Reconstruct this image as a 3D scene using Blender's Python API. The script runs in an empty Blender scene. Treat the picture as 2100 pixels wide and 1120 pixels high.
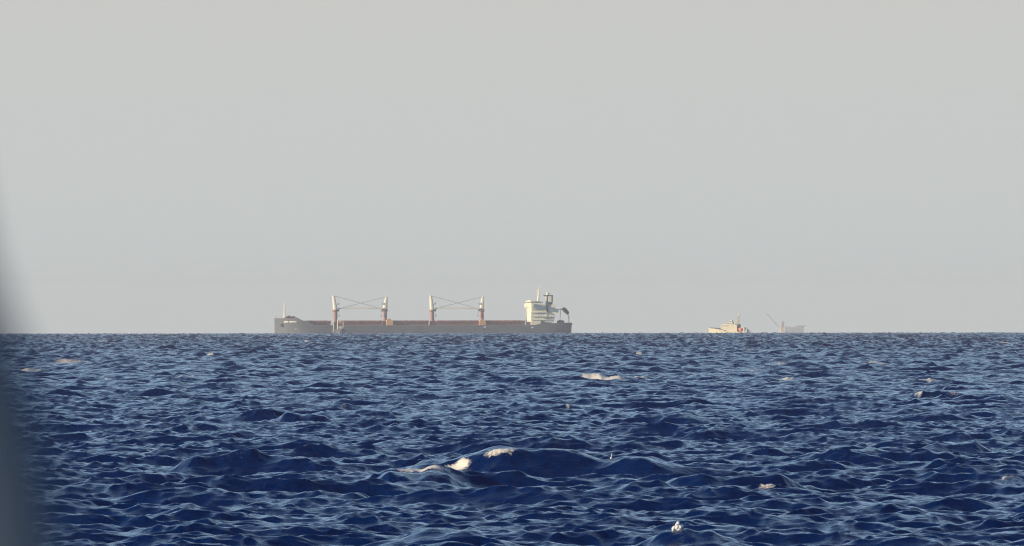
import bpy, bmesh, math, random
import numpy as np
from mathutils import Vector, Matrix

# ------------------------------------------------------------------ camera
S = bpy.context.scene
COL = S.collection
P = 4e-5                       # radians per photo pixel (2100 px wide)
H = 5.0                        # eye height above mean sea level
R = 6.371e6                    # the sea follows the earth's curve
DIP = math.sqrt(2 * H / R)
def hy(px): return 687.0 - px * 2.4 / 2100.0      # the horizon's row in the photo

cam_d = bpy.data.cameras.new("camera")
cam_d.sensor_width = 36.0
cam_d.lens = 36.0 / (2100 * P)
cam_d.clip_start = 0.3
cam_d.clip_end = 60000
cam_d.dof.use_dof = True
cam_d.dof.focus_distance = 650.0
cam_d.dof.aperture_fstop = cam_d.lens / 19.0
cam_d.dof.aperture_blades = 0
cam = bpy.data.objects.new("camera", cam_d)
COL.objects.link(cam)
cam.location = (0, 0, H)
pitch = (hy(1050) - 560) * P - DIP
cam.rotation_euler = (math.pi / 2 + pitch, math.atan(-2.4 / 2100.0) * 1.0, 0)
cam.rotation_mode = 'XYZ'
cam.matrix_world = (Matrix.Translation((0, 0, H)) @ Matrix.Rotation(math.pi / 2 + pitch, 4, 'X')
                    @ Matrix.Rotation(-2.4 / 2100.0, 4, 'Z'))
S.camera = cam

# ------------------------------------------------------------------ light
SUN_EL, SUN_AZ = math.radians(11), math.radians(-112)  # azimuth from the view axis, negative = left
sun_dir = Vector((math.sin(SUN_AZ) * math.cos(SUN_EL), math.cos(SUN_AZ) * math.cos(SUN_EL), math.sin(SUN_EL)))
sd = bpy.data.lights.new("sun", 'SUN')
sd.energy = 5.0
sd.angle = math.radians(0.5)
sd.color = (1.0, 0.82, 0.55)
so = bpy.data.objects.new("sun", sd)
COL.objects.link(so)
so.rotation_euler = sun_dir.to_track_quat('Z', 'Y').to_euler()
so.location = (-50, -50, 100)

W = bpy.data.worlds.new("World")
S.world = W
W.use_nodes = True
nt = W.node_tree
nt.nodes.clear()
out = nt.nodes.new('ShaderNodeOutputWorld')
bg = nt.nodes.new('ShaderNodeBackground')
sky = nt.nodes.new('ShaderNodeTexSky')
sky.sky_type = 'NISHITA'
sky.sun_disc = False
sky.sun_elevation = SUN_EL
sky.sun_rotation = SUN_AZ
sky.air_density = 1.2
sky.dust_density = 1.0
sky.ozone_density = 3.0
tc = nt.nodes.new('ShaderNodeTexCoord')
sep = nt.nodes.new('ShaderNodeSeparateXYZ')
nt.links.new(tc.outputs['Generated'], sep.inputs[0])
# haze layer of the sky: pale grey low down, giving way to the clear blue above
ramp = nt.nodes.new('ShaderNodeMapRange')
ramp.interpolation_type = 'SMOOTHSTEP'
ramp.inputs['From Min'].default_value = 0.027
ramp.inputs['From Max'].default_value = 0.085
nt.links.new(sep.outputs['Z'], ramp.inputs['Value'])
grad = nt.nodes.new('ShaderNodeMapRange')
grad.inputs['From Min'].default_value = 0.0
grad.inputs['From Max'].default_value = 0.028
nt.links.new(sep.outputs['Z'], grad.inputs['Value'])
SKYK = 0.12
lowmix = nt.nodes.new('ShaderNodeMix'); lowmix.data_type = 'RGBA'
lowmix.inputs['A'].default_value = (0.508 / SKYK, 0.542 / SKYK, 0.545 / SKYK, 1)
lowmix.inputs['B'].default_value = (0.532 / SKYK, 0.535 / SKYK, 0.520 / SKYK, 1)
nt.links.new(grad.outputs[0], lowmix.inputs['Factor'])
mix = nt.nodes.new('ShaderNodeMix'); mix.data_type = 'RGBA'
nt.links.new(ramp.outputs[0], mix.inputs['Factor'])
nt.links.new(lowmix.outputs['Result'], mix.inputs['A'])
deep = nt.nodes.new('ShaderNodeMix'); deep.data_type = 'RGBA'; deep.blend_type = 'MULTIPLY'
deep.inputs['Factor'].default_value = 1.0
deep.inputs['B'].default_value = (0.07, 0.34, 0.85, 1)     # clear deep blue aloft
nt.links.new(sky.outputs[0], deep.inputs['A'])
band = nt.nodes.new('ShaderNodeMix'); band.data_type = 'RGBA'
band.inputs['A'].default_value = (0.385 / SKYK, 0.585 / SKYK, 0.81 / SKYK, 1)     # bright pale blue above the haze
nt.links.new(deep.outputs['Result'], band.inputs['B'])
up = nt.nodes.new('ShaderNodeMapRange'); up.interpolation_type = 'SMOOTHSTEP'
up.inputs['From Min'].default_value = 0.18; up.inputs['From Max'].default_value = 0.56
nt.links.new(sep.outputs['Z'], up.inputs['Value'])
nt.links.new(up.outputs[0], band.inputs['Factor'])
nt.links.new(band.outputs['Result'], mix.inputs['B'])
nt.links.new(mix.outputs['Result'], bg.inputs[0])
bg.inputs[1].default_value = SKYK
nt.links.new(bg.outputs[0], out.inputs[0])

S.view_settings.view_transform = 'Standard'
S.view_settings.look = 'None'
S.view_settings.exposure = 0.15
S.view_settings.gamma = 1.0
S.render.engine = 'CYCLES'
S.cycles.use_denoising = True
S.cycles.denoising_prefilter = 'ACCURATE'
S.cycles.filter_width = 1.15
S.cycles.use_adaptive_sampling = False
S.cycles.denoising_input_passes = 'RGB_ALBEDO_NORMAL'
S.cycles.max_bounces = 6
S.cycles.glossy_bounces = 2
S.cycles.diffuse_bounces = 2
S.cycles.volume_bounces = 2
S.cycles.sample_clamp_indirect = 4.0

# ------------------------------------------------------------------ helpers
def ground(px, py, z=0.0):
    """ distance and x of the sea point seen at a photo pixel """
    a = (py - hy(px)) * P + DIP
    disc = a * a - 2 * (H - z) / R
    d = R * (a - math.sqrt(max(disc, 0)))
    return (px - 1050) * P * d, d

def mat(name, color, rough=0.6, metal=0.0, var=0.12, scale=0.6, spec=0.4):
    m = bpy.data.materials.new(name)
    m.use_nodes = True
    t = m.node_tree
    b = t.nodes['Principled BSDF']
    b.inputs['Roughness'].default_value = rough
    b.inputs['Metallic'].default_value = metal
    b.inputs['Specular IOR Level'].default_value = spec
    if var > 0:
        co = t.nodes.new('ShaderNodeTexCoord')
        n = t.nodes.new('ShaderNodeTexNoise')
        n.inputs['Scale'].default_value = scale
        n.inputs['Detail'].default_value = 5
        t.links.new(co.outputs['Object'], n.inputs['Vector'])
        mr = t.nodes.new('ShaderNodeMapRange')
        mr.inputs['From Min'].default_value = 0.3
        mr.inputs['From Max'].default_value = 0.7
        t.links.new(n.outputs['Fac'], mr.inputs['Value'])
        mx = t.nodes.new('ShaderNodeMix'); mx.data_type = 'RGBA'
        mx.inputs['A'].default_value = tuple(c * (1 - var) for c in color) + (1,)
        mx.inputs['B'].default_value = tuple(min(1, c * (1 + var)) for c in color) + (1,)
        t.links.new(mr.outputs[0], mx.inputs['Factor'])
        t.links.new(mx.outputs['Result'], b.inputs['Base Color'])
    else:
        b.inputs['Base Color'].default_value = tuple(color) + (1,)
    return m

class MB:
    """ collects shapes into one mesh """
    def __init__(s): s.v = []; s.f = []
    def add(s, v, f):
        n = len(s.v); s.v += [tuple(x) for x in v]; s.f += [tuple(i + n for i in q) for q in f]
        return s
    def box(s, x0, x1, y0, y1, z0, z1, tx=0.0, shear=0.0):
        """ tx narrows the top in x and y; shear slides the top along x """
        v = [(x0, y0, z0), (x1, y0, z0), (x1, y1, z0), (x0, y1, z0),
             (x0 + tx + shear, y0 + tx, z1), (x1 - tx + shear, y0 + tx, z1), (x1 - tx + shear, y1 - tx, z1), (x0 + tx + shear, y1 - tx, z1)]
        return s.add(v, [(3, 2, 1, 0), (4, 5, 6, 7), (0, 1, 5, 4), (1, 2, 6, 5), (2, 3, 7, 6), (3, 0, 4, 7)])
    def tube(s, a, b, r0, r1=None, n=10):
        r1 = r0 if r1 is None else r1
        a, b = Vector(a), Vector(b)
        q = (b - a).to_track_quat('Z', 'Y')
        v = []
        for p, r in ((a, r0), (b, r1)):
            for i in range(n):
                t = 2 * math.pi * i / n
                v.append(p + q @ Vector((r * math.cos(t), r * math.sin(t), 0)))
        f = [(i, (i + 1) % n, n + (i + 1) % n, n + i) for i in range(n)]
        f += [tuple(range(n))[::-1], tuple(range(n, 2 * n))]
        return s.add(v, f)
    def loft(s, rings, cap=True):
        """ rings: lists of points of equal length """
        m = len(rings[0]); v = [p for r in rings for p in r]; f = []
        for i in range(len(rings) - 1):
            for j in range(m):
                k = (j + 1) % m
                f.append((i * m + j, i * m + k, (i + 1) * m + k, (i + 1) * m + j))
        if cap:
            f.append(tuple(range(m))[::-1]); f.append(tuple(range((len(rings) - 1) * m, len(rings) * m)))
        return s.add(v, f)
    def ball(s, c, r, sx=1, sy=1, sz=1, n=12):
        rings = []
        for i in range(1, n // 2):
            t = math.pi * i / (n // 2)
            rings.append([(c[0] + r * sx * math.sin(t) * math.cos(2 * math.pi * j / n),
                           c[1] + r * sy * math.sin(t) * math.sin(2 * math.pi * j / n),
                           c[2] - r * sz * math.cos(t)) for j in range(n)])
        return s.loft(rings)
    def prism(s, pts, y0, y1):
        """ outline in (x, z) pushed through in y """
        n = len(pts)
        v = [(x, y0, z) for x, z in pts] + [(x, y1, z) for x, z in pts]
        f = [(i, (i + 1) % n, n + (i + 1) % n, n + i) for i in range(n)] + [tuple(range(n))[::-1], tuple(range(n, 2 * n))]
        return s.add(v, f)
    def build(s, name, m, parent=None, smooth=False, label=None):
        me = bpy.data.meshes.new(name)
        me.from_pydata(s.v, [], s.f)
        bm = bmesh.new(); bm.from_mesh(me)
        bmesh.ops.recalc_face_normals(bm, faces=bm.faces)
        bm.to_mesh(me); bm.free()
        me.materials.append(m)
        o = bpy.data.objects.new(name, me)
        COL.objects.link(o)
        if parent: o.parent = parent
        if smooth:
            me.polygons.foreach_set('use_smooth', [True] * len(me.polygons))
            me.set_sharp_from_angle(angle=math.radians(40))
        if label: o['label'] = label
        return o

def thing(name, loc, rz, label, cat, group=None):
    o = bpy.data.objects.new(name, None)
    COL.objects.link(o)
    o.empty_display_size = 2
    o.location = loc; o.rotation_euler = (0, 0, rz)
    o['label'] = label; o['category'] = cat
    if group: o['group'] = group
    return o

# ------------------------------------------------------------------ sea
rng = np.random.default_rng(11)
WIND = math.radians(266)        # heading of the waves (towards the viewer, a little to the left)
KP = 2 * math.pi / 12.5
CHOP = 0.88

def spec(k, th):
    Pk = np.where(k > 0, k ** -3.75 * np.exp(-1.25 * (KP / np.maximum(k, 1e-9)) ** 2), 0)
    g = np.exp(-((np.sqrt(k / KP) - 1) ** 2) / 0.06)
    Pk = Pk * 1.6 ** g
    dth = np.angle(np.exp(1j * (th - WIND)))
    wide = np.clip(k / KP, 1, 12) ** 0.5
    sprd = np.clip(7.5 / wide, 2.1, 9)
    D = np.cos(dth / 2) ** (2 * sprd)
    norm = 1.0 + 0.35 * sprd
    return Pk * D * norm

def tile(L, N, lo, hi, seed):
    r = np.random.default_rng(seed)
    kk = np.fft.fftfreq(N, L / N) * 2 * math.pi
    kx, ky = np.meshgrid(kk, kk, indexing='ij')
    k = np.hypot(kx, ky); th = np.arctan2(ky, kx)
    lo_k, hi_k = 2 * math.pi / hi, 2 * math.pi / lo
    band = (k >= lo_k) & (k < hi_k)
    amp = np.sqrt(spec(k, th) * band) * (2 * math.pi / L)
    z = (r.normal(size=(N, N)) + 1j * r.normal(size=(N, N))) * amp
    ks = np.where(k > 0, k, 1)
    F = lambda q: np.real(np.fft.ifft2(q) * N * N).astype(np.float32)
    h = F(z); dx = F(1j * kx / ks * z); dy = F(1j * ky / ks * z)
    jx = F(-kx * kx / ks * z); jy = F(-ky * ky / ks * z)
    return [L, N, h, dx, dy, jx + jy]

TA = tile(620.0, 1024, 7.0, 400.0, 1)
TB = tile(131.0, 1024, 1.5, 7.0, 7)
TC = tile(31.0, 512, 0.35, 1.5, 3)
gain = 0.165 / np.sqrt(TA[2].var() + TB[2].var())    # rms height
for T in (TA, TB, TC):
    for i in range(2, 6): T[i] *= gain

def sample(T, x, y, ang, ox, oy, fields=(2, 3, 4, 5)):
    # rotate by a small angle only: the wave heading stays
    L, N = T[0], T[1]
    c, s_ = math.cos(ang), math.sin(ang)
    u = ((x * c + y * s_) + ox) * (N / L); v = ((-x * s_ + y * c) + oy) * (N / L)
    iu = np.floor(u); iv = np.floor(v)
    fu = (u - iu).astype(np.float32); fv = (v - iv).astype(np.float32)
    iu = iu.astype(np.int64) % N; iv = iv.astype(np.int64) % N
    iu1 = (iu + 1) % N; iv1 = (iv + 1) % N
    a = iu * N + iv; b = iu1 * N + iv; c2 = iu * N + iv1; d2 = iu1 * N + iv1
    wa = (1 - fu) * (1 - fv); wb = fu * (1 - fv); wc = (1 - fu) * fv; wd = fu * fv
    res = []
    for i in fields:
        g = T[i].ravel()
        res.append(g[a] * wa + g[b] * wb + g[c2] * wc + g[d2] * wd)
    if len(res) >= 3:
        dx, dy = res[1], res[2]
        res[1] = dx * c - dy * s_; res[2] = dx * s_ + dy * c
    return res

# steep breaking crests standing in the choppy sea: photo x, y of the crest line, width (m), height (m), length (m), foam
CRESTS = [
    # x px, y px, half width px, height m, foam 0..1, steepness length m
    (1140, 937, 300, 1.05, 0.0, 3.1),
    (1500, 980, 150, 0.65, 0.0, 2.4),
    (860, 966, 90, 0.75, 1.0, 2.2),
    (935, 950, 50, 0.40, 0.9, 1.8),
    (1025, 930, 60, 0.12, 0.75, 2.4),
    (1205, 938, 40, 0.06, 0.0, 2.2),
    (1345, 948, 30, 0.08, 0.3, 2.0),
    (1580, 985, 40, 0.25, 0.6, 1.8),
    (1425, 1091, 110, 0.62, 0.0, 2.6),
    (900, 1104, 170, 0.50, 0.0, 2.0),
    (485, 934, 110, 0.85, 0.12, 2.2),
    (1020, 890, 100, 0.0, 0.0, 1.6),
    (1510, 888, 80, 0.45, 0.0, 1.8),
    (620, 852, 60, 0.6, 0.12, 2.2),
    (885, 842, 60, 0.45, 0.0, 1.8),
    (1960, 912, 80, 0.60, 0.0, 2.0),
    (1700, 930, 90, 0.40, 0.0, 1.8),
    (2060, 975, 60, 0.40, 0.4, 1.8),
    (1235, 769, 70, 0.85, 1.3, 3.0),
    (1310, 771, 30, 0.45, 0.5, 2.0),
    (385, 771, 50, 0.7, 0.35, 3.0),
    (230, 770, 26, 0.50, 0.8, 2.2),
    (150, 738, 80, 0.55, 0.3, 3.0),
    (60, 751, 45, 0.35, 0.6, 2.6),
    (215, 700, 40, 0.50, 0.5, 5.0),
    (285, 698, 25, 0.50, 0.6, 5.0),
    (1905, 774, 50, 0.65, 1.0, 2.6),
    (1800, 748, 40, 0.45, 0.5, 3.0),
    (1880, 799, 16, 0.25, 1.2, 1.6),
    (1960, 796, 30, 0.40, 0.4, 2.2),
    (2070, 693, 40, 0.60, 0.9, 6.0),
    (1940, 698, 14, 0.50, 0.6, 5.0),
    (1610, 779, 35, 0.30, 0.6, 2.6),
    (1545, 766, 30, 0.30, 0.4, 2.6),
    (975, 694, 30, 0.50, 0.5, 6.0),
    (630, 697, 14, 0.50, 0.8, 5.0),
    (430, 720, 12, 0.40, 0.9, 3.0),
    (350, 719, 10, 0.40, 0.9, 3.0),
    (1165, 822, 10, 0.25, 0.9, 1.4),
    (705, 824, 24, 0.35, 0.3, 1.8),
    (1600, 740, 30, 0.45, 0.3, 3.0),
    (1540, 718, 16, 0.40, 0.5, 4.0),
    (1310, 720, 12, 0.40, 0.6, 4.0),
    (1430, 944, 110, 0.0, 0.0, 2.0),
]

R0, R1 = 240.0, 9300.0
rad = [R0]
while rad[-1] < R1:
    rad.append(rad[-1] * (1 + 0.00034 + 0.00018 * min(1, max(0, (rad[-1] - 350) / 900))))
rad = np.array(rad); NR = len(rad)
az_in = np.arange(-0.0435, 0.0435, 8.0e-5)
az_l = -0.0435 - np.linspace(0.022, 1.6e-4, 110)
az_r = 0.0435 + np.linspace(1.6e-4, 0.022, 110)
az = np.concatenate([az_l, az_in, az_r])
NC = len(az)
rr, aa = np.meshgrid(rad, az, indexing='ij')
X = (rr * np.sin(aa)).ravel(); Y = (rr * np.cos(aa)).ravel(); D = rr.ravel()
hz = np.zeros(X.size, np.float32); ox = hz.copy(); oy = hz.copy(); jj = hz.copy()
for T, ang, o1, o2, f0, f1 in ((TA, 0.0, 37, 91, 1e9, 2e9), (TB, 0.11, 5, 3, 3500, 9000), (TC, -0.17, 2, 1, 500, 1800)):
    h_, dx_, dy_, j_ = sample(T, X, Y, ang, o1, o2)
    w = np.clip((f1 - D) / (f1 - f0), 0, 1).astype(np.float32)
    if T is TB: w = 1.15 * (1 + 1.3 * np.clip((D - 700) / 2800, 0, 1)).astype(np.float32)
    if T is TC: w = 1.25 * w
    if T is TA: w = (1 + 0.35 * np.clip((D - 1500) / 3000, 0, 1)).astype(np.float32)
    hz += h_ * w; ox += dx_ * w * CHOP; oy += dy_ * w * CHOP; jj += j_ * w * CHOP
    del h_, dx_, dy_, j_
# small chop rides higher on the crests than in the troughs
foam = np.clip((-jj - 0.0) * 0, 0, 1)
jn = jj / jj.std()
foam = np.clip((-jn - 4.1) * 0.9, 0, 0.75).astype(np.float32) * (D < 5000)
azf = aa.ravel()
rs = np.random.default_rng(5)
for (px, py, wpx, hgt, fm, slen) in CRESTS:
    if hgt == 0: continue
    x0, d0 = ground(px, py, hgt * 0.8)
    hw = wpx * P * d0; slen = max(slen, 0.9); hgt = min(hgt, hw * 0.42 + 0.02)
    lo = np.searchsorted(rad, d0 - 8 * slen - 12); hi_ = np.searchsorted(rad, d0 + 8 * slen + 12)
    sl = slice(lo * NC, hi_ * NC)
    u = (X[sl] - x0) / hw
    wig = min(slen, hw * 0.30)
    bend = 0.45 * np.sin(u * 2.1 + px) * wig * 1.6 + 0.22 * np.sin(u * 6.3 + py) * wig
    dd = Y[sl] - (d0 + bend)
    env = np.exp(-np.abs(u) ** 4 * 0.8) * (0.84 + 0.11 * np.sin(u * 5.5 + px) + 0.05 * np.sin(u * 12.7 + py))
    front = np.exp(-np.abs(dd / (slen * 0.50)) ** 1.35); back = np.exp(-np.abs(dd / (slen * 1.5)) ** 1.5)
    prof = np.where(dd < 0, front, back)
    calm = (1 - min(0.42, 0.15 + 0.4 * hgt) * env * np.where(dd < 0, np.exp(-(dd / (slen * 1.1)) ** 2), back)).astype(np.float32)
    hz[sl] *= calm; ox[sl] *= calm; oy[sl] *= calm
    oy[sl] -= (0.22 * hgt * env * front).astype(np.float32)      # the crest leans forward
    hz[sl] += (hgt * env * prof).astype(np.float32)
    # the trough in front
    hz[sl] -= (0.30 * hgt * env * np.exp(-((dd + slen * 1.6) / (slen * 0.9)) ** 2)).astype(np.float32)

# whitecaps sit on the wave crests nearest to where the photograph shows them
def crest_at(px, py, reach=10.0):
    j = int(np.argmin(np.abs(az - (px - 1050) * P)))
    z = hz[j::NC] - rad ** 2 / (2 * R)
    yp = hy(px) + ((H - z) / rad - DIP) / P
    run = np.minimum.accumulate(yp)
    vis = np.where(yp <= run + 1e-9)[0]
    ok = vis[(run[vis] > py - reach) & (run[vis] < py + reach)]
    if len(ok) < 2: ok = vis[np.argsort(np.abs(run[vis] - py))[:2]]
    nxt = vis[np.minimum(np.searchsorted(vis, ok) + 1, len(vis) - 1)]
    dip_ = np.array([(yp[a_:b_ + 1].max() - yp[a_]) if b_ > a_ + 1 else 0 for a_, b_ in zip(ok, nxt)])
    i_ = ok[int(np.argmax(dip_ - 0.15 * np.abs(run[ok] - py)))]
    return i_, j
for (px, py, wpx, hgt, fm, slen) in CRESTS:
    if fm <= 0: continue
    i_, j_ = crest_at(px, py)
    x0, d0 = X[i_ * NC + j_], Y[i_ * NC + j_]
    hw = wpx * P * d0 * 0.80; dep = max(0.5, min(1.8, hw * 0.45)) * (1 + d0 / 600) * (0.6 if d0 < 600 else 1.15)
    lo = np.searchsorted(rad, d0 - 4 * dep - 1); hi_ = np.searchsorted(rad, d0 + 3 * dep + 1)
    sl = slice(lo * NC, hi_ * NC)
    u = (X[sl] - x0) / hw
    dd = Y[sl] - d0 + 0.35 * dep
    edge_ = 0.35 * np.sin(X[sl] * 5.1 + 1.7 * Y[sl]) + 0.25 * np.sin(X[sl] * 11.3 - 3.1 * Y[sl])
    fw = np.exp(-(np.abs(u) / 0.9) ** 4) * np.exp(-(dd / dep * (1 + 0.5 * edge_)) ** 2)
    foam[sl] = np.maximum(foam[sl], ((min(1, 0.45 + 0.6 * fm) * 0.85 + (0.22 if d0 > 800 else 0.03)) * fw).astype(np.float32))
# lumpy surface where the water is broken
lump = sample(TC, X * 1.7, Y * 1.7, 0.5, 0, 0, (2,))[0]
hz += np.clip(foam * 1.6, 0, 1) * (np.abs(lump) * 0.9 + 0.01)
Z = hz - D * D / (2 * R)
co = np.empty((X.size, 3), np.float32)
co[:, 0] = X + ox; co[:, 1] = Y + oy; co[:, 2] = Z
i = np.arange(NR - 1)[:, None]; j = np.arange(NC - 1)[None, :]
a0 = (i * NC + j).ravel()
quads = np.stack([a0, a0 + 1, a0 + NC + 1, a0 + NC], 1).astype(np.int32)
# the rest of the sea, coarse, out past the horizon on every side
CN, CM = 180, 90
r2 = np.concatenate([[0.5], np.geomspace(30, 22000, CM - 1)])
t2 = np.linspace(0, 2 * math.pi, CN, endpoint=False)
r2g, t2g = np.meshgrid(r2, t2, indexing='ij')
c2 = np.empty((r2g.size, 3), np.float32)
c2[:, 0] = (r2g * np.cos(t2g)).ravel(); c2[:, 1] = (r2g * np.sin(t2g)).ravel()
c2[:, 2] = (-r2g ** 2 / (2 * R)).ravel() - 1.8
i = np.arange(CM - 1)[:, None]; j = np.arange(CN)[None, :]
n0 = len(co)
q2 = np.stack([(i * CN + j).ravel(), ((i + 1) * CN + j).ravel(), ((i + 1) * CN + (j + 1) % CN).ravel(), (i * CN + (j + 1) % CN).ravel()], 1).astype(np.int32) + n0
co = np.concatenate([co, c2]); quads = np.concatenate([quads, q2])
foam = np.concatenate([foam, np.zeros(len(c2), np.float32)])
me = bpy.data.meshes.new("sea")
me.vertices.add(len(co)); me.vertices.foreach_set('co', co.ravel())
me.loops.add(quads.size); me.loops.foreach_set('vertex_index', quads.ravel())
me.polygons.add(len(quads))
me.polygons.foreach_set('loop_start', np.arange(0, quads.size, 4, dtype=np.int32))
me.update(calc_edges=True)
me.polygons.foreach_set('use_smooth', np.ones(len(quads), bool))
at = me.attributes.new('foam', 'FLOAT', 'POINT'); at.data.foreach_set('value', foam)
# small waves finer than the mesh can carry far out are left to the bump: their height in metres
rip = np.clip((np.hypot(co[:, 0], co[:, 1]) - 380) / 2200, 0, 1).astype(np.float32) ** 0.75 * 0.8
at = me.attributes.new('chop', 'FLOAT', 'POINT'); at.data.foreach_set('value', rip)
sea = bpy.data.objects.new("sea", me); COL.objects.link(sea)
sea['kind'] = 'structure'

m = bpy.data.materials.new("sea_water"); m.use_nodes = True
t = m.node_tree; b = t.nodes['Principled BSDF']
b.inputs['Base Color'].default_value = (0.0001, 0.012, 0.074, 1)
b.inputs['Roughness'].default_value = 0.06
b.inputs['IOR'].default_value = 1.33
tcn = t.nodes.new('ShaderNodeTexCoord')
mp = t.nodes.new('ShaderNodeMapping'); mp.inputs['Scale'].default_value = (1.0, 1.0, 1.0)
t.links.new(tcn.outputs['Object'], mp.inputs['Vector'])
n1 = t.nodes.new('ShaderNodeTexNoise'); n1.inputs['Scale'].default_value = 4.5; n1.inputs['Detail'].default_value = 5
n1.inputs['Roughness'].default_value = 0.62; n1.inputs['Distortion'].default_value = 0.4
t.links.new(mp.outputs[0], n1.inputs['Vector'])
bp = t.nodes.new('ShaderNodeBump'); bp.inputs['Strength'].default_value = 1.0; bp.inputs['Distance'].default_value = 0.045
t.links.new(n1.outputs['Fac'], bp.inputs['Height'])
n3_ = t.nodes.new('ShaderNodeTexNoise'); n3_.inputs['Scale'].default_value = 0.75; n3_.inputs['Detail'].default_value = 4
n3_.inputs['Roughness'].default_value = 0.55
t.links.new(mp.outputs[0], n3_.inputs['Vector'])
ca_ = t.nodes.new('ShaderNodeAttribute'); ca_.attribute_name = 'chop'
bp2 = t.nodes.new('ShaderNodeBump'); bp2.inputs['Strength'].default_value = 1.0
t.links.new(ca_.outputs['Fac'], bp2.inputs['Distance'])
t.links.new(n3_.outputs['Fac'], bp2.inputs['Height'])
t.links.new(bp.outputs[0], bp2.inputs['Normal'])
t.links.new(bp2.outputs[0], b.inputs['Normal'])
fd = t.nodes.new('ShaderNodeBsdfPrincipled')
fd.inputs['Base Color'].default_value = (0.82, 0.77, 0.66, 1); fd.inputs['Roughness'].default_value = 0.9
fa = t.nodes.new('ShaderNodeAttribute'); fa.attribute_name = 'foam'
n2 = t.nodes.new('ShaderNodeTexNoise'); n2.inputs['Scale'].default_value = 12.0; n2.inputs['Detail'].default_value = 6
n2.inputs['Roughness'].default_value = 0.7
t.links.new(tcn.outputs['Object'], n2.inputs['Vector'])
ad = t.nodes.new('ShaderNodeMath'); ad.operation = 'ADD'
t.links.new(fa.outputs['Fac'], ad.inputs[0]); t.links.new(n2.outputs['Fac'], ad.inputs[1])
fr = t.nodes.new('ShaderNodeMapRange'); fr.inputs['From Min'].default_value = 1.06; fr.inputs['From Max'].default_value = 1.28
t.links.new(ad.outputs[0], fr.inputs['Value'])
ms = t.nodes.new('ShaderNodeMixShader')
t.links.new(fr.outputs[0], ms.inputs[0]); t.links.new(b.outputs[0], ms.inputs[1]); t.links.new(fd.outputs[0], ms.inputs[2])
t.links.new(ms.outputs[0], t.nodes['Material Output'].inputs['Surface'])
me.materials.append(m)
print("sea", NR, NC, len(co))
def crest_point(px, py):
    i_, j_ = crest_at(px, py, 14)
    c = co[i_ * NC + j_]
    return Vector((float(c[0]), float(c[1]), float(c[2])))
SPL1 = crest_point(1385, 1094)
SPL2 = crest_point(1253, 942)
del X, Y, D, co, quads, hz, ox, oy, jj

#SHIPS-BEGIN
# ------------------------------------------------------------------ paints
M = {
 'hull':   mat('hull_grey_blue', (0.118, 0.128, 0.165), 0.6, var=0.14, scale=0.12),
 'dark':   mat('dark_grey_paint', (0.06, 0.065, 0.08), 0.6, scale=0.4),
 'red':    mat('red_oxide_paint', (0.27, 0.11, 0.125), 0.65, var=0.25, scale=0.25),
 'deck':   mat('deck_red_brown', (0.20, 0.095, 0.10), 0.75, var=0.25, scale=0.2),
 'pink':   mat('faded_red_paint', (0.40, 0.22, 0.215), 0.6, var=0.12),
 'cream':  mat('cream_white_paint', (0.95, 0.88, 0.68), 0.5, var=0.06, scale=0.3),
 'white':  mat('white_paint', (0.82, 0.82, 0.80), 0.45, var=0.04),
 'ochre':  mat('ochre_paint', (0.72, 0.42, 0.20), 0.6, var=0.15),
 'glass':  mat('window_glass', (0.02, 0.03, 0.045), 0.15, var=0.0),
 'wire':   mat('steel_wire', (0.30, 0.30, 0.32), 0.5, metal=0.4, var=0.1),
 'blue':   mat('funnel_blue_grey', (0.05, 0.075, 0.12), 0.5, var=0.1),
 'boat':   mat('lifeboat_dark_red', (0.14, 0.05, 0.045), 0.5, var=0.1),
 'orange': mat('bright_orange_paint', (0.78, 0.24, 0.16), 0.5, var=0.08),
 'navyg':  mat('patrol_grey_cream', (0.68, 0.61, 0.46), 0.5, var=0.08, scale=0.3),
 'rig':    mat('rig_grey_paint', (0.40, 0.39, 0.42), 0.6, var=0.2, scale=0.1),
 'post':   mat('dark_slate_canvas', (0.060, 0.090, 0.135), 0.85, var=0.15, scale=8),
 'foam':   mat('white_spray', (0.85, 0.84, 0.82), 0.9, var=0.04, scale=20),
 'pale':   mat('pale_grey_paint', (0.54, 0.54, 0.58), 0.6, var=0.15, scale=0.1),
 'sand':   mat('pale_sand_paint', (0.74, 0.55, 0.40), 0.6, var=0.1),
 'black':  mat('black_rubber', (0.02, 0.02, 0.022), 0.8, var=0.1),
}

# ================================================================== bulk carrier
D1 = 7600.0; s1 = P * D1; YAW = math.radians(8.0)
cy, sy = math.cos(YAW), math.sin(YAW)
BC = thing('bulk_carrier', ((868 - 1050) * s1, D1, -D1 * D1 / (2 * R)), YAW,
           'long dark grey bulk carrier with red hatches, four white deck cranes and cream deckhouse', 'cargo ship')
def U(px, v=0.0): return ((px - 868) * s1 + v * sy) / cy        # photo column -> metres along the ship at breadth v
def ZZ(py, px=868): return (686.1 - py) * s1 - 0.0
HB = 15.5
u0, u1 = U(564, 0), U(1173, -HB)
LEN = u1 - u0
fdeck = ZZ(652.5); mdeck = ZZ(667.5); pdeck = ZZ(663.2)
def top_z(u):
    px = 868 + (u * cy) / s1
    if px < 606: return fdeck
    if px < 618: return fdeck + (ZZ(658.5) - fdeck) * (px - 606) / 12
    if px < 626: return ZZ(658.5)
    if px < 640: return ZZ(658.5) + (mdeck - ZZ(658.5)) * (px - 626) / 14
    if px < 1092: return mdeck
    if px < 1100: return mdeck + (pdeck - mdeck) * (px - 1092) / 8
    return pdeck
hull = MB(); rings = []
us = [u0 + LEN * q for q in (0, .002, .006, .012, .02, .03, .042, .055, .07, .0725, .085, .1, .115, .13, .16, .22, .35, .5, .65, .8, .86, .868, .9, .94, .97, .99, 1.0)]
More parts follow.
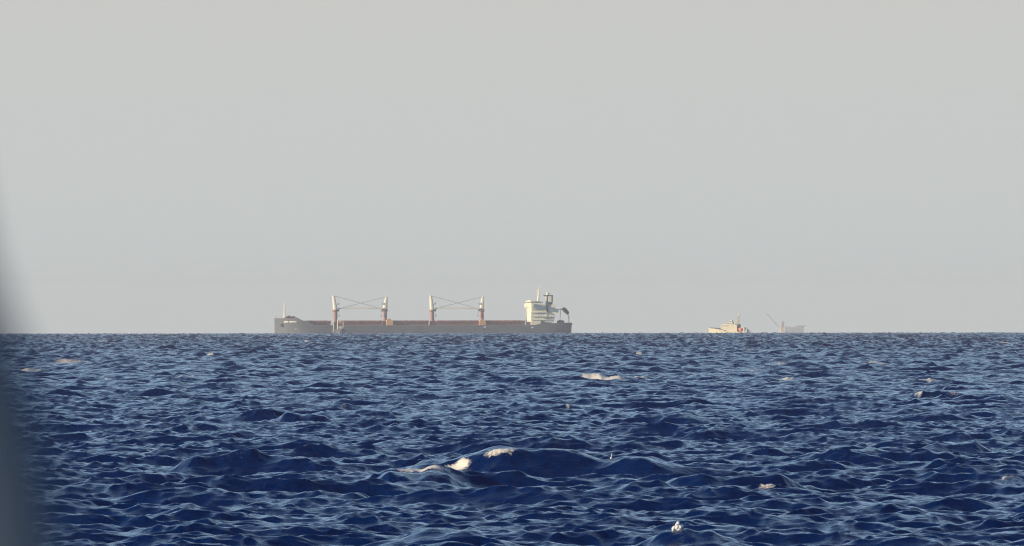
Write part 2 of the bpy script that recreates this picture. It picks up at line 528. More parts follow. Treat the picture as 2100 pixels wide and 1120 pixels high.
for u in us:
    q = (u - u0) / LEN
    fb_w = HB * min(1, max(0.012, (1 - (1 - min(q / .14, 1)) ** 2.2)) ) if q < .14 else HB
    fb_d = HB * max(0.03, (1 - (1 - min(q / .10, 1)) ** 2.6)) if q < .10 else HB
    if q > .9:
        fb_w = HB * (1 - 0.25 * ((q - .9) / .1) ** 2); fb_d = HB * (1 - 0.06 * ((q - .9) / .1) ** 2)
    zt = top_z(u)
    rake = -0.15 * max(0, 1 - q / .03)
    pts = []
    for z, w in ((-7, fb_w * 0.96), (0, fb_w), (zt * 0.5, fb_w * .55 + fb_d * .45), (zt, fb_d), ):
        pts.append((u + rake * (z / 10.0), -w, z))
    pr = [(x, -y, z) for x, y, z in pts[::-1]]
    # bulwark: the deck lies 1 m below the rail
    inner = [(pts[-1][0], -fb_d + min(.25, fb_d * .3), zt), (pts[-1][0], -fb_d + min(.25, fb_d * .3), zt - 0.9),
             (pts[-1][0], fb_d - min(.25, fb_d * .3), zt - 0.9), (pts[-1][0], fb_d - min(.25, fb_d * .3), zt)]
    rings.append(pts + inner + pr)
hull.loft(rings)
hl = hull.build('hull', M['hull'], BC, smooth=True)
# marks on the near side
def hull_y(px, py=661):
    y = -HB
    for _ in range(4):
        u = U(px, y); q = max(0.0, (u - u0) / LEN)
        fw = HB * (1 - (1 - min(q / .14, 1)) ** 2.2); fd = HB * (1 - (1 - min(q / .10, 1)) ** 2.6)
        f = min(1, max(0, ZZ(py) / top_z(u)))
        mid = fw * .55 + fd * .45
        y = -(fw + (mid - fw) * f * 2 if f < .5 else mid + (fd - mid) * (f - .5) * 2)
    return y
nm = MB()
ch = random.Random(4)
x = 583.5
for wd, gp in ((1.9, .5), (2.0, .6), (1.8, .5), (1.5, 2.4), (1.8, .5), (1.6, .5), (1.9, .5), (1.7, .5), (1.8, .6), (1.5, .6), (1.0, 0)):
    ya = hull_y(x, 659.5) ; yb = hull_y(x + wd, 659.5)
    za, zb = ZZ(661.3), ZZ(658.3)
    ua, ub = U(x, ya), U(x + wd, yb)
    # upright strokes and a crossbar, as block letters
    k = .30
    def bar(f0, f1, z0, z1):
        a = (ua + (ub - ua) * f0, ya + (yb - ya) * f0); b_ = (ua + (ub - ua) * f1, ya + (yb - ya) * f1)
        nm.add([(a[0], a[1] - .35, z0), (b_[0], b_[1] - .35, z0), (b_[0], b_[1] - .35, z1), (a[0], a[1] - .35, z1),
                (a[0], a[1] + .9, z0), (b_[0], b_[1] + .9, z0), (b_[0], b_[1] + .9, z1), (a[0], a[1] + .9, z1)],
               [(0, 1, 2, 3), (7, 6, 5, 4), (0, 4, 5, 1), (3, 2, 6, 7), (0, 3, 7, 4), (1, 5, 6, 2)])
    bar(0, k, za, zb); bar(1 - k, 1, za, zb)
    if ch.random() < .6: bar(k, 1 - k, zb - .22, zb)
    bar(k, 1 - k, (za + zb) / 2 - .1, (za + zb) / 2 + .12)
    if ch.random() < .5: bar(k, 1 - k, za, za + .2)
    x += wd + gp
nm.build('ship_name', M['white'], hl, label='white block lettering of the ship name on the bow')
an = MB()
ya = hull_y(580, 666)
an.tube((U(580, ya), ya - .5, ZZ(666)), (U(580, ya), ya + 1.2, ZZ(666)), .9).box(U(580, ya) - .25, U(580, ya) + .25, ya - .9, ya - .4, ZZ(669.5), ZZ(664.5))
an.box(U(580, ya) - 1.1, U(580, ya) + 1.1, ya - .9, ya - .4, ZZ(669.8), ZZ(668.2), tx=.15)
an.build('anchor', M['dark'], hl)
for px, py, w in ((994, 671, 3.4), (1091, 672, 4.0)):
    dk = MB(); uu = U(px, -HB); zc = ZZ(py)
    dk.prism([(uu - w * s1 * .8, zc - .5), (uu + w * s1 * .5, zc - .3), (uu + w * s1, zc + .5), (uu - w * s1 * .4, zc + .3)], -HB - .12, -HB + .05)
    dk.build('draught_mark', M['white'], hl)
dk = MB(); yy = hull_y(608, 674.5)
dk.box(U(608, yy) - .3, U(608, yy) + .3, yy - .3, yy + .3, ZZ(675.2), ZZ(673.5))
dk.build('draught_mark', M['white'], hl)
# rail along the main deck
rl = MB()
rl.box(U(640, -HB), U(1096, -HB), -HB + .05, -HB + .2, mdeck - .02, mdeck + .22)
for i in range(46):
    uu = U(642 + i * 10, -HB); rl.box(uu, uu + .12, -HB + .08, -HB + .2, mdeck, mdeck + 1.1)
rl.box(U(640, -HB), U(1096, -HB), -HB + .08, -HB + .16, mdeck + 1.02, mdeck + 1.12)
rl.build('deck_rail', M['pink'], BC)
# hatches
for a, b_ in ((628, 679), (699, 784), (806, 879), (897, 981), (996, 1076)):
    h = MB(); h.box(U(a, -10), U(b_, -10), -10, 10, mdeck - 1.2, ZZ(661.5))
    n = max(3, int((b_ - a) / 7))
    ho_ = h.build('hatch_coaming', M['deck'], BC)
    c = MB()
    ue = [U(a - .8, -10) + (U(b_ + .8, -10) - U(a - .8, -10)) * i / n for i in range(n + 1)]
    for i in range(n):
        c.box(ue[i] + .05, ue[i + 1] - .05, -11, 11, ZZ(661.5), ZZ(657.6) + (.12 if i % 2 else 0), tx=.12)
    c.build('hatch_cover', M['red'], ho_)
# forecastle gear: windlasses, mast
w = MB()
for px, r, h in ((583, .9, 652.0), (589, 1.2, 650.0), (593, 1.1, 647.6), (597, .8, 649.4), (602, .9, 648.0), (607, .7, 650.0), (610, .9, 652.0)):
    w.tube((U(px), -3.5, ZZ(h) - .9), (U(px), 3.5, ZZ(h) - .9), r)
    w.box(U(px) - .8, U(px) + .8, -3, 3, fdeck - 1.4, ZZ(h) - .7, tx=.2)
w.box(U(579), U(613), -5, 5, fdeck - 2.2, ZZ(653.6), tx=.6)
w.build('windlass', M['deck'], BC)
fm = MB(); fm.tube((U(584), 0, fdeck - 1), (U(584.2), 0, ZZ(624)), .62, .42).tube((U(584.2), 0, ZZ(624)), (U(584.2), 0, ZZ(619)), .14)
fm.box(U(584.2) - .6, U(584.2) + .6, -1.4, 1.4, ZZ(626), ZZ(625.2)).tube((U(584.2), -.6, ZZ(631)), (U(584.2) + .9, -.6, ZZ(630.5)), .2)
fm.build('foremast', M['cream'], BC)
jk = MB(); jk.tube((u0 + 1.5, 0, fdeck - 1), (u0 + .8, 0, ZZ(646.5)), .09, .05); jk.build('jackstaff', M['wire'], BC)

# deck cranes
def crane(pxb, pxt, side, v, other, topy):
    """ side +1: jib points aft (right); -1: forward """
    e = bpy.data.objects.new('deck_crane', None); COL.objects.link(e); e.parent = BC
    ub, ut = U(pxb, v), U(pxt, v)
    e.location = (ub, v, mdeck - 1)
    def T(b_, name, m, smooth=False, label=None):
        b_.v = [(x - ub, y - v, z - (mdeck - 1)) for x, y, z in b_.v]
        return b_.build(name, m, e, smooth)
    p = MB(); zt = ZZ(634.6)
    p.tube((ub, v, mdeck - 1), (ub, v, ZZ(656)), 1.75, 1.45, 16).tube((ub, v, ZZ(656)), (ub, v, zt - .9), 1.35, 1.3, 16)
    p.tube((ub, v, zt - 1.0), (ub, v, zt), 1.75, 1.75, 16)
    T(p, 'pedestal', M['pink'], True)
    c = MB()
    c.tube((ub, v, zt - 1.25), (ub, v, zt - 1.0), 2.2, 2.2, 16)
    c.box(ub + side * 1.3 - .7, ub + side * 1.3 + 1.0 if side > 0 else ub + side * 1.3 + .7, v - 1.2, v + 1.2, zt - 1.2, zt + .1)
    T(c, 'slewing_platform', M['deck'])
    h = MB(); zp = ZZ(topy); du = ut - ub
    rg = []
    for f, wx, wy in ((0, 1.4, 1.45), (.25, 1.3, 1.3), (.7, 1.0, .95), (.93, .72, .7), (1, .45, .5)):
        z = zt + (zp - zt) * f; xc = ub + du * f ** 1.1
        n = 14
        rg.append([(xc + wx * math.copysign(abs(math.cos(t)) ** .6, math.cos(t)), v + wy * math.copysign(abs(math.sin(t)) ** .6, math.sin(t)), z)
                   for t in [2 * math.pi * i / n for i in range(n)]])
    h.loft(rg)
    T(h, 'crane_post', M['cream'], True)
    cb = MB(); cw = .45 if side > 0 else .3
    cb.box(ub + side * 1.9 - cw, ub + side * 1.9 + cw, v - 1.6, v - .2, ZZ(624.3), ZZ(620.5), tx=.12)
    cb.box(ub + side * 1.2 - .5, ub + side * 1.2 + .9, v - 1.2, v - .5, ZZ(624.9), ZZ(624.4))
    T(cb, 'operator_cab', M['rig'])
    j = MB(); ux = ub + side * 2.0; tip = other - side * 2.6
    L = abs(tip - ux); zj = ZZ(633.2); zk = ZZ(632.0)
    n = 14
    pts = []
    for i in range(n + 1):
        f = i / n; x = ux + (tip - ux) * f
        hgt = .55 * min(1, .35 + 3 * min(f, 1 - f)); z = zj + (zk - zj) * math.sin(f * math.pi * .85) + 0.0
        pts.append((x, z, hgt))
    j.loft([[(x, v - .6, z - hh * .62), (x, v + .6, z - hh * .62), (x, v + .6, z + hh * .62), (x, v - .6, z + hh * .62)] for x, z, hh in pts])
    j.box(tip - .5, tip + .5, v - .6, v + .6, pts[-1][1] - .6, pts[-1][1] + .5)
    T(j, 'jib', M['cream'])
    wr = MB()
    for sv in (-.4, .4):
        wr.tube((ub + du + side * .5, v + sv, zp - .3), (ux + (tip - ux) * .92, v + sv, zk + .3), .10, n=5)
    wr.tube((tip, v, zk), (tip, v, zk - 4.2), .07, n=5).box(tip - .25, tip + .25, v - .25, v + .25, zk - 5.3, zk - 4.2)
    T(wr, 'crane_cable', M['wire'])
for ca, cat_, da, dat in ((688, 684.2, 789.5, 792.8), (886, 883.2, 987.8, 990.5)):
    crane(ca, cat_, 1, -.9, U(da, .9), 606.0)
    crane(da, dat, -1, .9, U(ca, -.9), 608.0)
# deck stores by two of the cranes
for px, w_, h_, mm in ((799, 6.5, 653.5, 'ochre'), (989, 6.5, 655.6, 'ochre')):
    k = MB(); uu = U(px, -11)
    k.box(uu - w_ * s1, uu + w_ * s1, -13, -8, mdeck - 1, ZZ(h_ + 3.5)).box(uu - 3 * s1, uu + 3.5 * s1, -12, -9, ZZ(h_ + 3.5), ZZ(h_), tx=.2)
    k.tube((uu - w_ * s1 + .5, -12, ZZ(h_ + 3.5)), (uu - w_ * s1 + .5, -12, ZZ(h_ + 1)), .35)
    k.build('deck_store', M[mm], BC)
# accommodation
acc = MB()
WV = 12.5
def side(px): return U(px, -WV)
acc.box(side(1089.5), side(1136), -WV, WV, pdeck - 1.2, ZZ(656.5))
a1 = acc
a1.box(side(1089), side(1121), -WV + .3, WV - .3, ZZ(656.5), ZZ(649.8))
a1.box(side(1089.6), side(1121.5), -WV + .6, WV - .6, ZZ(649.8), ZZ(641.8))
a1.box(side(1090), side(1121), -WV + .9, WV - .9, ZZ(641.8), ZZ(633.8))
a1.box(side(1090.5), side(1119), -WV + 1.2, WV - 1.2, ZZ(633.8), ZZ(623.8))
a1.box(side(1121.5), side(1138), -WV + 1.0, WV - 1.0, ZZ(656.5), ZZ(644.5))
a1.box(side(1121.6), side(1146), -WV + 0.8, WV - 2.2, ZZ(644.5), ZZ(635))
a1.box(side(1122), side(1140), -WV + 0.4, WV - 3, ZZ(635), ZZ(624.5), tx=.3)
ac = acc.build('accommodation_block', M['cream'], BC)
dl = MB()
for py, a, b_, o in ((656.5, 1088, 1138, .7), (649.8, 1088.3, 1140, .6), (641.8, 1088.6, 1123, .5), (644.5, 1121, 1147.5, .3), (633.8, 1089, 1121.5, .4), (635, 1121, 1146.5, -.6)):
    dl.box(side(a), side(b_), -WV - o, WV + o, ZZ(py) - .02, ZZ(py) + .24)
dl.build('deck_edge', M['white'], ac)
# bridge wings and wheelhouse
bw = MB()
bw.prism([(side(1088.6), ZZ(631)), (side(1090.5), ZZ(631)), (side(1093), ZZ(629.5)), (side(1093.5), ZZ(622.8)), (side(1087.5), ZZ(622.8))], -HB - .3, HB + .3)
bw.build('bridge_wing', M['cream'], BC)
wh = MB(); wh.box(side(1089), side(1114), -WV + 2, WV - 2, ZZ(622.8), ZZ(618.6)).box(side(1087.6), side(1101), -WV + 1.2, WV - 1.2, ZZ(618.6), ZZ(617.4), tx=.1)
wh.box(side(1090), side(1098), -6, 6, ZZ(617.4), ZZ(616.0), tx=.3)
whh = wh.build('wheelhouse', M['cream'], BC)
gl = MB()
xf = side(1089)
for i in range(14):
    y = -WV + 2.4 + i * 1.45; gl.box(xf - .05, xf + .1, y, y + 1.15, ZZ(621.8), ZZ(620.0))
for i in range(6):
    x = xf + .6 + i * 1.25; gl.box(x, x + .85, -WV + 1.95, -WV + 2.1, ZZ(621.9), ZZ(620.2))
gl.build('bridge_window', M['glass'], whh)
# cabin windows and doors on the near side
for py, a, b_, off, st in ((653, 1093, 1119, .3, 5.2), (645.6, 1093, 1119, .6, 5.2), (637.6, 1093, 1119, .9, 5.2), (629.5, 1095, 1118, 1.2, 5.2), (651, 1125, 1136, 1.0, 5.0), (640, 1126, 1144, 0.8, 5.2)):
    px = a
    while px < b_:
        x = side(px)
        MB().box(x, x + .5, -WV + off - .04, -WV + off + .1, ZZ(py) - .25, ZZ(py) + .25).build('cabin_window', M['rig'], ac)
        px += st
for py, a, b_ in ((641.0, 1104, 1120), (648.9, 1105, 1114), (653.2, 1116, 1119), (653.2, 1122, 1124), (652.8, 1131, 1133)):
    MB().box(side(a), side(b_), -WV + .15, -WV + .95, ZZ(py) - .32, ZZ(py) + .05).build('deck_opening', M['dark'], ac)
# funnel casing: dark upright strip, pale drum, dark cap
fn = MB(); ff = U(1120.5, -4)
MB().box(U(1120.8, -12), U(1124.5, -12), -12.35, -10.2, ZZ(643), ZZ(622)).build('ventilation_duct', M['blue'], BC)
fn.box(U(1121, -5), U(1124.2, -5), -4.6, -4, ZZ(622), ZZ(608)).box(U(1122, -3), U(1133.5, -3), -3, 5, ZZ(625), ZZ(618), tx=.2)
fn.box(U(1131, -4), U(1133.5, -4), -4.2, -2.9, ZZ(620), ZZ(608)).box(U(1122, -4), U(1133, -4), -3.9, -2.5, ZZ(621), ZZ(619.9))
f1 = fn.build('funnel', M['blue'], BC)
fc = MB(); fc.box(U(1124.3, -5), U(1131, -5), -5.0, 4, ZZ(620), ZZ(607.7)); fc.build('funnel_casing', M['cream'], f1)
fp = MB(); fp.box(U(1118.5, -4), U(1134, -4), -4.5, 5, ZZ(608), ZZ(605.6)); fp.build('funnel_cap', M['dark'], f1)
ft = MB()
ft.tube((U(1122, 0), -2, ZZ(605.6)), (U(1122, 0), -2, ZZ(600.5)), .75).tube((U(1125.3, 0), -1, ZZ(605.6)), (U(1125.3, 0), -1, ZZ(598.5)), .3)
ft.tube((U(1120.3, -4), -4, ZZ(617)), (U(1120.3, -4), -4, ZZ(608)), .3)
ft.build('exhaust_pipe', M['cream'], f1)
# radar mast
ma = MB(); um = U(1103.7)
ma.tube((um, 0, ZZ(618.8)), (um + .35, 0, ZZ(597)), .75, .42).tube((um + .35, 0, ZZ(597)), (um + .9, 0, ZZ(586)), .2, .08)
ma.box(um - .1, um + 1.1, -2.4, 2.4, ZZ(604), ZZ(603.3)).box(um - .5, um + .9, -3, 3, ZZ(598.2), ZZ(597.4)).box(um + .3, um + 1.5, -1.4, 1.4, ZZ(594), ZZ(593.2))
ma.tube((um - .6, 1.5, ZZ(598)), (um - .6, 1.5, ZZ(592)), .1).tube((um + .8, 0, ZZ(595)), (um + 1.6, 0, ZZ(591)), .12)
ma.box(um - 1.6, um + 2.0, -2.5, 2.5, ZZ(622), ZZ(618.6), tx=.25)
ma.build('radar_mast', M['cream'], BC)
# free-fall lifeboat on its ramp at the stern
lb = MB(); a = Vector((U(1154, -4), -4, ZZ(632.2))); b_ = Vector((U(1166.5, -4), -4, ZZ(644.2)))
ax = (b_ - a).normalized(); nrm = Vector((-ax.z, 0, ax.x)); nrm = -nrm if nrm.z < 0 else nrm
rg = []
for f, r in ((0, .55), (.08, 1.05), (.3, 1.3), (.6, 1.3), (.88, 1.05), (1, .35)):
    c = a + (b_ - a) * f
    rg.append([tuple(c + nrm * (r * math.cos(t)) + Vector((0, r * 1.1 * math.sin(t), 0))) for t in [2 * math.pi * i / 12 for i in range(12)]])
lb.loft(rg)
lbo = lb.build('lifeboat', M['boat'], BC, smooth=True)
dv = MB()
for v in (-6, -2):
    dv.tube((U(1140, v), v, ZZ(634.8)), (U(1153.5, v), v, ZZ(634.8)), .32, n=6)
    dv.tube((U(1150, v), v, ZZ(633)), (U(1166.5, v), v, ZZ(648.2)), .22, n=6)
    dv.tube((U(1166.5, v), v, ZZ(647.8)), (U(1167, v), v, pdeck - 1), .30, n=6)
    dv.tube((U(1148, v), v, pdeck - 1), (U(1150, v), v, ZZ(634)), .16, n=6)
    dv.tube((U(1153, v), v, ZZ(632)), (U(1152.5, v), v, ZZ(626.5)), .12, n=6)
dv.build('lifeboat_ramp', M['navyg'], BC)
mw = MB()
for px, r in ((1145.5, .8), (1149, 1.1), (1153, .9)):
    mw.tube((U(px, -8), -11, ZZ(660.2)), (U(px, -8), -6, ZZ(660.2)), r)
mw.box(U(1143, -8), U(1155, -8), -11.5, -6, pdeck - 1, ZZ(661.5))
mw.build('mooring_winch', M['dark'], BC)
MB().box(U(1157, -8), U(1171, -8), -13, -5, pdeck - 1, ZZ(662.3)).build('stern_platform', M['dark'], BC)
MB().box(U(1108, -13), U(1117, -13), -14, -12.8, pdeck - 1, ZZ(658.5), tx=.3).build('deck_locker', M['dark'], BC)

# ================================================================== sport fishing boat in front of the carrier
D2 = 6600.0; s2 = P * D2
SB = thing('fishing_boat', ((698 - 1050) * s2, D2, -D2 * D2 / (2 * R)), math.radians(2),
           'small pale boat with thin poles in front of the dark hull, below its foremost crane', 'boat')
X2 = lambda px: (px - 698) * s2
Z2 = lambda py: (685.9 - py) * s2 + 0.6
h = MB(); rg = []
for y, w_, zt in ((-6, .55, Z2(675.5)), (-5, 1.3, Z2(676.2)), (-3, 2.3, Z2(677.2)), (0, 2.9, Z2(678.8)), (5.5, 2.9, Z2(679.6))):
    rg.append([(-w_ * .72, y, -.8), (w_ * .72, y, -.8), (w_, y, zt), (w_ * .9, y, zt), (w_ * .9, y, zt - .5), (-w_ * .9, y, zt - .5), (-w_ * .9, y, zt), (-w_, y, zt)])
h.loft(rg); h.build('hull', M['hull'], SB, smooth=True)
c = MB(); c.box(X2(694.5), X2(702.5), -1.5, 2.5, Z2(680), Z2(673.2), tx=.15)
c.build('cabin', M['rig'], SB)
r_ = MB(); r_.box(X2(695), X2(703), -2, 2.8, Z2(673.2), Z2(671.4), tx=.1); r_.build('hardtop', M['white'], SB)
tw = MB()
for px, pt in ((692.0, 692.2), (704.0, 703.6)):
    for y in (-.8, 1.0):
        tw.tube((X2(px), y, Z2(680)), (X2(pt), y, Z2(658.5)), .22 if px < 700 else .12, n=6)
tw.box(X2(691), X2(694.5), -.6, 1, Z2(659.5), Z2(656.8)).box(X2(697.5), X2(699.5), -.5, .6, Z2(661.4), Z2(659.6))
tw.tube((X2(693), 0, Z2(664)), (X2(703.8), 0, Z2(664)), .1, n=5)
tw.build('tower_frame', M['cream'], SB)
pl = MB(); pl.tube((X2(683.0), 0, Z2(684)), (X2(684.8), 0, Z2(657.5)), .17, n=6).tube((X2(683), 0, Z2(681)), (X2(692), 0, Z2(678)), .12, n=5)
pl.build('outrigger', M['cream'], SB)
MB().prism([(X2(703.2), Z2(685)), (X2(703.6), Z2(679.5)), (X2(706), Z2(681.8)), (X2(709), Z2(680.2)), (X2(712), Z2(681.5)), (X2(711), Z2(685))], 1, 4.5).build('side_deck', M['cream'], SB)
MB().box(X2(691.2), X2(694.4), -3, 1, Z2(685), Z2(676.5), tx=.2).build('side_deck', M['cream'], SB)

# ================================================================== patrol vessel
D3 = 8600.0; s3 = P * D3
PV = thing('patrol_vessel', ((1495 - 1050) * s3, D3, -D3 * D3 / (2 * R)), math.radians(-22),
           'cream patrol vessel with a tall lattice mast and an orange patch near its stern', 'patrol ship')
c3, n3 = math.cos(math.radians(-22)), math.sin(math.radians(-22))
X3 = lambda px, v=0.0: ((px - 1495) * s3 + v * n3) / c3
Z3 = lambda py: (685.1 - py) * s3 + 0.1
h = MB(); rg = []
for px, w_, pt in ((1452.5, .12, 672.2), (1456, .9, 673.0), (1464, 2.0, 673.8), (1476, 3.0, 675.2), (1486, 3.5, 677.8), (1500, 3.8, 679.8), (1534, 3.6, 680.5)):
    x = X3(px); zt = Z3(pt); rk = 1.6 * max(0, (1470 - px) / 18)
    rg.append([(x + rk, -w_ * .75, -2.5), (x + rk, w_ * .75, -2.5), (x, w_, zt), (x, w_ * .88, zt), (x, w_ * .88, zt - .5), (x, -w_ * .88, zt - .5), (x, -w_ * .88, zt), (x, -w_, zt)])
h.loft(rg); h.build('hull', M['navyg'], PV, smooth=True)
d = MB()
for a, b_, wa, wb, pa, pb in ((1457, 1468, 1.0, 2.35, 672.9, 673.8), (1468, 1480, 2.35, 3.2, 673.8, 675.6), (1480, 1492, 3.2, 3.7, 675.6, 679.2)):
    for sg in (-1, 1):
        d.tube((X3(a), sg * wa, Z3(pa) + .25), (X3(b_), sg * wb, Z3(pb) + .25), .2, n=5)
d.build('bulwark_rail', M['dark'], PV)
s_ = MB()
s_.prism([(X3(1481.5), Z3(681.5)), (X3(1481), Z3(666.5)), (X3(1486), Z3(664.4)), (X3(1499), Z3(664.8)), (X3(1514), Z3(666.5)), (X3(1514), Z3(681.5))], -2.9, 2.9)
s_.prism([(X3(1494), Z3(664.8)), (X3(1495.5), Z3(661.6)), (X3(1503), Z3(661.2)), (X3(1505), Z3(664.8))], -1.8, 1.8)
s_.box(X3(1497), X3(1502.5), -1.2, 1.2, Z3(661.2), Z3(657.2), tx=.3)
s_.box(X3(1504), X3(1509.5), -1.2, 1.2, Z3(666.5), Z3(662.8), tx=.2)
so_ = s_.build('superstructure', M['navyg'], PV)
g = MB()
for i in range(5):
    g.box(X3(1483 + i * 2.9), X3(1484.9 + i * 2.9), -2.96, -2.8, Z3(669.2), Z3(667.9))
g.box(X3(1481.4) - .1, X3(1481.4) + .1, -2.4, 2.4, Z3(669.4), Z3(667.8)).box(X3(1497.5), X3(1501), -1.26, -1.1, Z3(660), Z3(659))
g.box(X3(1494.5), X3(1503.5), -1.86, -1.7, Z3(664), Z3(663.3))
g.build('window', M['glass'], so_)
MB().ball((X3(1506.5, -2), -2, Z3(668) + .1), .9).build('radome', M['white'], PV, smooth=True)
MB().ball((X3(1499.5), 0, Z3(657.6)), .7).build('radome', M['white'], PV, smooth=True)
mm = MB(); xb, xt = X3(1511.5), X3(1514.8)
zb, zt, za = Z3(668), Z3(648), Z3(639.5)
for du_ in (-1.0, 1.0):
    for dv_ in (-.8, .8):
        mm.tube((xb + du_, dv_, zb), (xt + du_ * .25, dv_ * .25, zt), .2, .13, n=5)
nb = 7
for i in range(nb):
    f0, f1_ = i / nb, (i + 1) / nb
    def q_(f, sgn): return (xb + (xt - xb) * f + sgn * (1 - .75 * f), -.8 * (1 - .75 * f), zb + (zt - zb) * f)
    mm.tube(q_(f0, -1), q_(f1_, 1), .12, n=4); mm.tube(q_(f0, 1), q_(f1_, -1), .12, n=4)
mm.tube((xt, 0, zt), (xt + .2, 0, za), .16, .06).box(xt - 1.0, xt + .9, -1.4, 1.4, zt - .2, zt + .15).box(xt - .7, xt + 1.0, -.9, .9, Z3(643.4), Z3(642.7))
mm.box(xb - 1.4, xb + 1.2, -1.3, 1.3, Z3(658.6), Z3(657.8))
mm.build('lattice_mast', M['navyg'], PV)
fu = MB(); fu.box(X3(1512.5), X3(1517.5), -1.8, 1.8, Z3(681), Z3(664.6), tx=.25); fu.box(X3(1516), X3(1524), -2.6, 2.6, Z3(684), Z3(680.5))
fu.build('funnel', M['dark'], PV)  # shade of the superstructure's aft face, put into this box's dark paint
oc = MB(); oc.ball((X3(1521), -2.2, Z3(675.8)), 1.55, 1.15, .8, .95, n=14); oc.build('rescue_craft', M['orange'], PV, smooth=True)
cp = MB(); cp.box(X3(1524.6), X3(1528.8), -2.4, 2.0, Z3(684), Z3(671.5), tx=.12).box(X3(1516.5), X3(1525), -1.0, 2.0, Z3(681), Z3(671.2), tx=.2)
cp.build('aft_deckhouse', M['navyg'], PV)
af = MB(); af.box(X3(1529), X3(1534), -2.2, 2.2, Z3(684), Z3(674.5), tx=.5).tube((X3(1534), 0, Z3(680)), (X3(1539), 0, Z3(677)), .15, n=5).tube((X3(1538.5), 0, Z3(684)), (X3(1538.5), 0, Z3(677)), .14, n=5)
af.build('stern_gantry', M['rig'], PV)

# ================================================================== crane barge, far off in the haze
D4 = 19000.0; s4 = P * D4; hid = (D4 - math.sqrt(2 * H * R)) ** 2 / (2 * R)
CB = thing('crane_barge', ((1625 - 1050) * s4, D4, -D4 * D4 / (2 * R)), math.radians(6),
           'faint grey work platform with a long slanting boom, fading in the haze far right', 'offshore platform')
X4 = lambda px: (px - 1625) * s4
Z4 = lambda py: (685.3 - py) * s4 + hid
b4 = MB()
b4.box(X4(1607), X4(1647), -9, 9, -3, Z4(671.6)).prism([(X4(1608), Z4(671.6)), (X4(1610), Z4(670.4)), (X4(1626), Z4(671.2)), (X4(1640), Z4(669.3)), (X4(1646), Z4(671.6))], -8, 8)
b4.box(X4(1600), X4(1608), -8, 8, -3, Z4(682))
for px in (1612, 1619, 1631, 1642): b4.box(X4(px) - 1.2, X4(px) + 1.2, -5, 5, Z4(671.6), Z4(669.6), tx=.3)
bo = b4.build('hull', M['pale'], CB)
hd = MB(); hd.prism([(X4(1640), Z4(670)), (X4(1650), Z4(667.4)), (X4(1652), Z4(668.2)), (X4(1646), Z4(672))], -7, 7); hd.build('helideck', M['rig'], CB)
rd = MB(); rd.box(X4(1633), X4(1644), -6, 2, Z4(670.8), Z4(667.8), tx=.6); rd.build('deck_cabin', M['pink'], CB)
tw = MB()
tw.box(X4(1599.5), X4(1607.5), -6, 6, -3, Z4(672), tx=.5)
tw.build('crane_house', M['sand'], CB)
tx_ = MB(); tx_.box(X4(1603.0), X4(1607), -3, 3, Z4(672), Z4(663), tx=.3).tube((X4(1609.5), -2, Z4(670)), (X4(1609.5), -2, Z4(668.5)), 1.0)
tx_.build('tower', M['pink'], CB)
tp = MB(); tp.box(X4(1603), X4(1608.5), -2, 2, Z4(663), Z4(659.5), tx=.4).tube((X4(1604.2), 0, Z4(660)), (X4(1604), 0, Z4(656.6)), .8, .4)
tp.build('tower_head', M['rig'], CB)
bm_ = MB(); pb_, pt_ = Vector((X4(1598.5), 0, Z4(673))), Vector((X4(1571.5), 0, Z4(643.5)))
ax = (pt_ - pb_).normalized(); nn = Vector((-ax.z, 0, ax.x))
NB = 16
for i in range(NB):
    f0, f1_ = i / NB, (i + 1) / NB
    wf = lambda f: .75 * min(1, .3 + 4 * min(f, 1 - f))
    A = pb_ + (pt_ - pb_) * f0; B = pb_ + (pt_ - pb_) * f1_
    for sv in (-.6, .6):
        o3 = Vector((0, sv, 0))
        bm_.tube(A + nn * wf(f0) + o3, B + nn * wf(f1_) + o3, .28, n=5); bm_.tube(A - nn * wf(f0) + o3, B - nn * wf(f1_) + o3, .28, n=5)
        bm_.tube(A - nn * wf(f0) + o3, B + nn * wf(f1_) + o3, .18, n=4)
bm_.tube(pt_, (X4(1569.5), 0, Z4(642.6)), .4, .3, n=6)
bm_.build('crane_boom', M['pale'], CB)
cl = MB(); cl.tube(pt_, (X4(1604.5), 0, Z4(658.5)), .10, n=5); cl.build('boom_stay', M['pale'], CB)

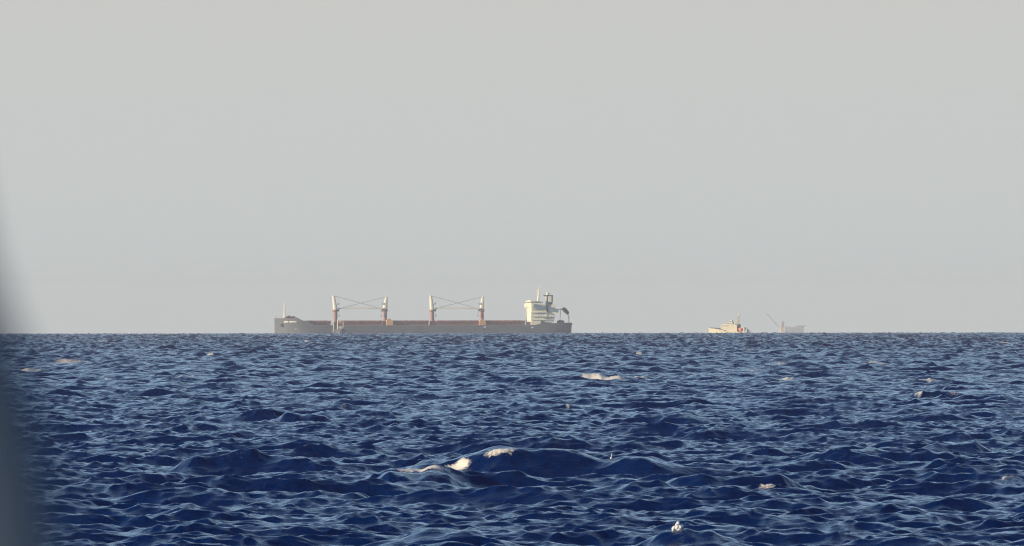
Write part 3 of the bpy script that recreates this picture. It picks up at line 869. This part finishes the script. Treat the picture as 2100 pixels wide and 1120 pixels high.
# ================================================================== spray thrown up by the waves
def splash(p, lumps, label, seed):
    r = random.Random(seed); b = MB()
    for dx, dz, rad_ in lumps:
        for k in range(9):
            a = r.random() * 6.28; q = r.random() * rad_ * .75
            b.ball((dx + q * math.cos(a), r.uniform(-.5, .5) * rad_, dz + q * math.sin(a)), rad_ * r.uniform(.25, .62), n=8)
    if seed == 8: b.tube((0, 0, -.05), (.022, 0, .22), .016, .004, n=7)
    o = b.build('spray_splash', M['foam'], None, smooth=True)
    if seed == 8: o.scale = (.8, .8, .8)
    o.location = p; o['label'] = label; o['category'] = 'splash'
    return o
splash(SPL1, ((-.085, .02, .04), (-.065, .07, .04), (-.03, .05, .05), (0, .09, .075), (.012, .15, .055), (.045, .08, .065), (0, .02, .06), (.03, .01, .05)),
       'white lump of spray thrown up on the dark wave at the bottom edge', 3)
splash(SPL2, ((0, .02, .04), (.008, .07, .022), (.012, .12, .016), (.018, .17, .012), (-.02, .02, .03)),
       'thin upright jet of white spray on the long dark wave in the middle', 8)

# ================================================================== post of the viewer's own boat, close and out of focus
PD = 3.0                                  # metres ahead
def near(px, py):                         # a point PD ahead of the eye
    return Vector(((px - 1050) * P * PD, PD, H + ((560 - py) * P + pitch) * PD))
BP = thing('boat_post', (near(-200, 900).x, PD, H - 1.6), 0,
           'dark slate raked post close to the camera, blurred along the left edge', 'post')
pm = MB()
edge = [(-90, -600), (-115, 100), (-78, 350), (-38, 540), (2, 650), (52, 770), (88, 920), (124, 1120), (200, 1700)]
base = Vector(BP.location)
pts = [near(x, y) - base for x, y in edge]
ext_t = pts[0] + (pts[0] - pts[1]).normalized() * 0.9
ext_b = pts[-1] + (pts[-1] - pts[-2]).normalized() * 1.5
pts = [ext_t] + pts + [ext_b]
rg = []
for p in pts:
    ra_, rb_ = .035, .05
    rg.append([(p.x - ra_ + ra_ * math.copysign(abs(math.cos(t)) ** .15, math.cos(t)), rb_ * math.copysign(abs(math.sin(t)) ** .15, math.sin(t)), p.z) for t in [2 * math.pi * (i + .5) / 24 for i in range(24)]])
pm.loft(rg)
pm.build('post_tube', M['post'], BP, smooth=True)
#SHIPS-END

# ------------------------------------------------------------------ haze
hm = bpy.data.materials.new("haze_air"); hm.use_nodes = True
t = hm.node_tree; t.nodes.clear()
o_ = t.nodes.new('ShaderNodeOutputMaterial'); v = t.nodes.new('ShaderNodeVolumePrincipled')
v.inputs['Color'].default_value = (0.95, 1.0, 1.0, 1)
v.inputs['Density'].default_value = 4.2e-5
v.inputs['Anisotropy'].default_value = 0.0
t.links.new(v.outputs[0], o_.inputs['Volume'])
hb = MB().box(-24000, 24000, -24000, 24000, -42, 70)
ho = hb.build("haze", hm); ho['kind'] = 'stuff'
